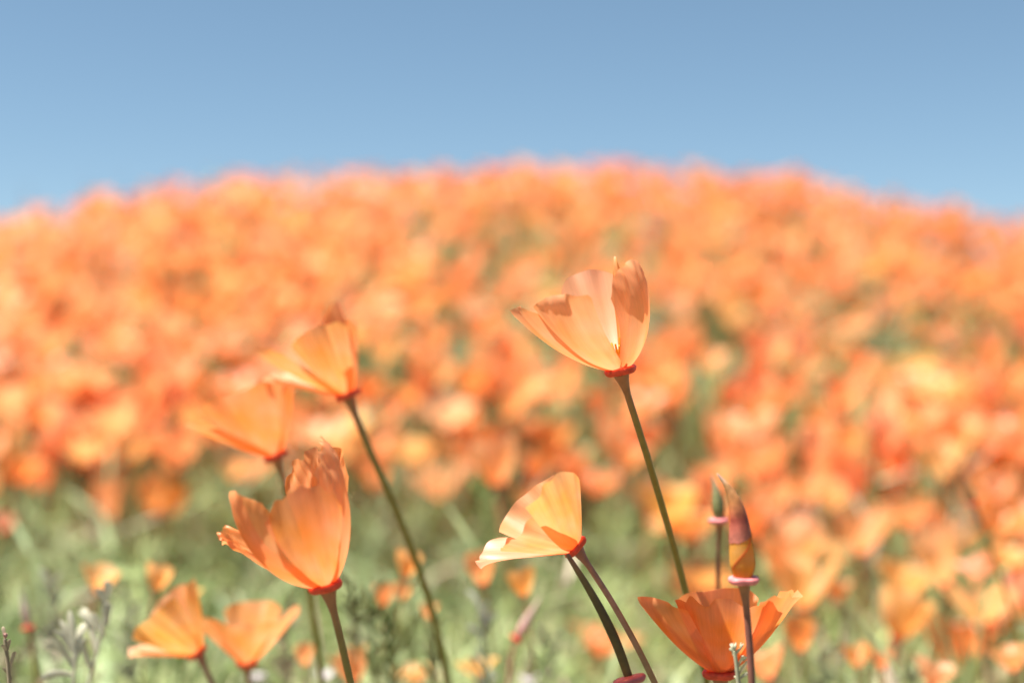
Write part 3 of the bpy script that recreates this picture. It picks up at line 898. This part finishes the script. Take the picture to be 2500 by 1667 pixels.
# ------------------------------------------------------------------ leafy sprigs near the lens
def sprig(name, label, stem_pts, d, leaves, colr, mat, width=.0016, seed=0, tips=None, cat='plant'):
    """a leafy shoot: each leaf its own curved blade from stem point u towards (dx, dy) photograph pixels"""
    r = np.random.default_rng(seed)
    path = np.array([at(x, y, d + dd) for x, y, dd in stem_pts])
    foot = path[-1].copy(); foot[2] = float(ground_h(foot[0], foot[1])) - .01
    e = empty(name, foot)
    full = np.vstack([path, foot[None]])
    m = Mesh(); tube(m, full[::-1] - foot, [.0013, .0011, .0009, .0006], 8, n=30, c=np.array(colr) * .9); m.build('stem', mat, e)
    curve = spline(path, 100)
    for (u, dx, dy, w) in leaves:
        p0 = curve[int(np.clip(u, 0, 1) * 99)]
        px = FW * d / 2500
        dep = r.uniform(-.6, .6)
        vec = np.array([dx * px, 0, 0]) - UPV * (dy * px) + FWD * dep * px * math.hypot(dx, dy) * .4
        L = np.linalg.norm(vec)
        n = 9
        s = np.linspace(0, 1, n)[:, None]
        upc = UPV * L * .22
        c = p0 + vec * s + upc * np.sin(s * 3.14) * r.uniform(.3, 1.2)
        tg = np.gradient(c, axis=0); tg /= np.linalg.norm(tg, axis=1)[:, None]
        sd = np.cross(tg, FWD + UPV * r.uniform(-.6, .6)); sd /= np.linalg.norm(sd, axis=1)[:, None]
        wd = width * w * np.interp(s[:, 0], [0, .15, .6, .85, 1], [.5, .7, 1, .75, .12])[:, None]
        nn = np.cross(sd, tg)
        v = np.stack([c - sd * wd, c - nn * wd * .35, c + sd * wd], 1).reshape(-1, 3)
        m = Mesh(); m.add(v - foot, grid_faces(n, 3), None, np.array(colr) * r.uniform(.85, 1.15)); m.build('leaf', mat, e)
    if tips:
        for (x, y, rad, col) in tips:
            P = at(x, y, d)
            m = Mesh()
            for k in range(7):
                a = r.uniform(0, 6.28); t = r.uniform(0, .8)
                dv = np.array([math.cos(a) * math.sin(t), math.sin(a) * math.sin(t), math.cos(t)])
                tube(m, np.array([P, P + dv * rad * .6, P + dv * rad * 1.5]) - foot, [rad * .2, rad * .32, rad * .05], 6, n=6, c=col)
            m.build('flower_head', mat, e)
    tag(e, label, cat)
    return e


GLAUC = (.50, .48, .36)
M_SPRIG = leaf_material('sprig leaf', trans=.25, rough=.5, var=.18, scale=200)
sprig('leafy_sprig', 'pale grey green leafy sprig with curling narrow leaves at lower left', [(262, 1455, 0), (262, 1500, 0), (258, 1545, 0), (245, 1590, 0), (215, 1640, 0), (190, 1690, 0)], .62,
      [(0, 4, -40, 1.1), (.12, -22, -48, 1.0), (.38, -68, -52, 1.1), (.42, -30, -60, .9), (.3, 8, -60, 1.3), (.75, -60, -90, 1.0), (.6, -45, -110, 1.1)], GLAUC, M_SPRIG, .0017, 3)
sprig('leafy_sprig', 'pale forked sprig left of the curling one at lower left', [(185, 1600, 0), (178, 1625, 0), (176, 1660, 0), (176, 1700, 0)], .60,
      [(.02, -60, -58, 1.2), (.05, -40, -90, 1.0), (.2, -80, -32, 1.2), (.3, -70, -70, 1.1), (.1, 22, -82, 1.0), (.25, 30, -60, .9), (.1, -14, -120, .9), (.5, -78, 8, 1.0)], GLAUC, M_SPRIG, .0017, 4)
sprig('leafy_sprig', 'dark thin reddish sprig in the lower left corner', [(12, 1560, 0), (20, 1600, 0), (28, 1650, 0), (30, 1700, 0)], .51,
      [(0, -8, -30, .8), (.2, 10, -30, .8), (.35, -16, -36, .8), (.5, 16, -40, .8), (.7, -22, -30, .8)], (.33, .27, .18), M_SPRIG, .0009, 5, tips=[(14, 1556, .0012, (.42, .24, .2))])
sprig('leafy_sprig', 'tiny pale budding sprig in front of the big bottom poppy', [(1793, 1588, 0), (1797, 1612, 0), (1806, 1645, 0), (1812, 1700, 0)], .475,
      [(.05, -14, -10, .7), (.1, 16, -14, .7), (.2, -10, -22, .7), (.35, 20, -26, .7), (.5, 28, -40, .7), (.6, 26, -14, .7), (.7, -16, -16, .6)], (.45, .45, .30), M_SPRIG, .0008, 6,
      tips=[(1793, 1586, .0016, (.52, .50, .36)), (1808, 1582, .0012, (.5, .5, .36)), (1815, 1612, .0012, (.5, .48, .34)), (1835, 1650, .0013, (.55, .48, .4))])
for i, (x, top, lab, cc) in enumerate([
        (905, 1470, 'green leafy shoot under the tiny red orange poppy at bottom centre', (.17, .19, .07)),
        (1000, 1440, 'green leafy shoot left of the lower end of the long blurred stem', (.18, .20, .07)),
        (950, 1500, 'dark green leafy shoot between two lighter shoots at bottom centre', (.10, .12, .04)),
        (860, 1420, 'tall dull green shoot right beside the torn poppy stem', (.16, .165, .07)),
        (1180, 1500, 'pale bluish shoot left of the blurred pink bud', (.33, .33, .27)),
        (1060, 1560, 'low green shoot right of the long blurred stem foot', (.18, .19, .08)),
        (320, 1480, 'grey green shoot left of the golden poppy at lower left', (.28, .28, .19)),
        (700, 1500, 'brownish grey shoot between the triangular poppy and the torn poppy stem', (.25, .19, .13)),
        (130, 1420, 'soft grey shoot above the pale forked sprig at lower left', (.30, .28, .21)),
        (1340, 1580, 'grey green shoot left of the dark seed pod', (.27, .28, .17)),
        (2010, 1590, 'grey green shoot below the dim golden poppy at lower right', (.24, .25, .14)),
        (2230, 1600, 'grey green shoot between the low poppies at lower right', (.24, .25, .14))]):
    r = np.random.default_rng(600 + i)
    dd = r.uniform(.70, .84)
    lv = []
    for k in range(16):
        s_ = -1 if k % 2 else 1
        lv.append((r.uniform(0, .8), s_ * r.uniform(14, 42), -r.uniform(22, 60), r.uniform(.6, 1.0)))
    sprig('leafy_shoot', lab, [(x, top, 0), (x + r.uniform(-10, 10), top + 70, 0), (x + r.uniform(-16, 16), top + 150, .01), (x + r.uniform(-20, 20), top + 250, .02)], dd, lv, cc, M_SPRIG, .0013, 700 + i)


# small pale and purple wild flowers
def wildflower(name, label, px, py, d, rad, col, spike=0., group=None):
    P = at(px, py, d)
    foot = P.copy(); foot[2] = float(ground_h(P[0], P[1])) - .01; foot[1] += .01
    e = empty(name, foot)
    r = np.random.default_rng(int(px * 7 + py))
    m = Mesh(); tube(m, np.array([[0, 0, 0], (P - foot) * [.4, .4, .5], P - foot]), [.0012, .001, .0009], 6, n=12, c=(.15, .16, .06)); m.build('stem', M_GREEN, e)
    m = Mesh()
    for k in range(46 if spike else 22):
        h = r.uniform(0, 1)
        a = r.uniform(0, 6.28)
        c0 = P - foot + np.array([0, 0, h * spike])
        o_ = np.array([math.cos(a), math.sin(a), r.uniform(-.2, .7)]) * rad * (1 - .6 * h if spike else r.uniform(.5, 1))
        sd = np.array([-math.sin(a), math.cos(a), 0]) * rad * .3
        b = c0 + o_
        m.add([c0, (c0 + b) / 2 + sd, b, (c0 + b) / 2 - sd], [[0, 1, 2, 3]], None, np.array(col) * r.uniform(.8, 1.15))
    m.build('flower_head', M_GREEN, e)
    tag(e, label, 'wildflower', group)


WHITE, PURPLE, GREYB = (.72, .66, .66), (.30, .16, .34), (.30, .33, .34)
wildflower('white_wildflower', 'white blurred wildflower under the triangular poppy at the bottom edge', 625, 1655, .80, .0085, WHITE)
wildflower('white_wildflower', 'white blurred wildflower at the bottom edge beside the torn poppy stem', 790, 1655, .80, .007, WHITE)
wildflower('white_wildflower', 'small white wildflower between the low orange poppies at bottom centre', 1064, 1655, .84, .006, WHITE)
wildflower('white_wildflower', 'white blurred wildflower at the bottom edge left of the dark seed pod', 1290, 1665, .80, .007, WHITE)
wildflower('purple_wildflower', 'purple spot of a wildflower beside the big round poppy at centre', 1290, 1118, 1.55, .012, PURPLE)
wildflower('purple_wildflower', 'purple spot of a wildflower above the big round poppy at centre', 1292, 1008, 1.75, .012, PURPLE)
wildflower('purple_wildflower', 'faint purple wildflower in the dense poppies near the left edge', 60, 800, 2.3, .013, PURPLE)
wildflower('grey_spike', 'bluish grey flower spike among the orange near the left crest', 312, 600, 3.3, .016, (.24, .2, .3), .07)
wildflower('grey_spike', 'dark bluish spike rising over the crest at left', 215, 520, 3.7, .014, (.16, .17, .25), .10)
wildflower('grey_spike', 'thin dark spike over the crest near the left edge', 62, 530, 3.7, .012, (.16, .17, .22), .08)
wildflower('grey_spike', 'thin dark spike over the crest right of the taller left one', 300, 500, 3.8, .012, (.16, .17, .25), .09)
wildflower('grey_spike', 'tall pale grey green spike in the orange slope left of centre', 1000, 600, 3.0, .018, GREYB, .11)
wildflower('grey_spike', 'pale lavender spike up and right of the tall poppy head', 1590, 640, 2.9, .018, (.4, .35, .42), .10)
wildflower('grey_spike', 'pale grey tuft just right of the tall poppy head', 1590, 830, 2.5, .022, (.38, .40, .38), .03)
wildflower('grey_spike', 'pale round grey flower on the orange slope at left', 462, 690, 2.8, .02, (.5, .42, .33))
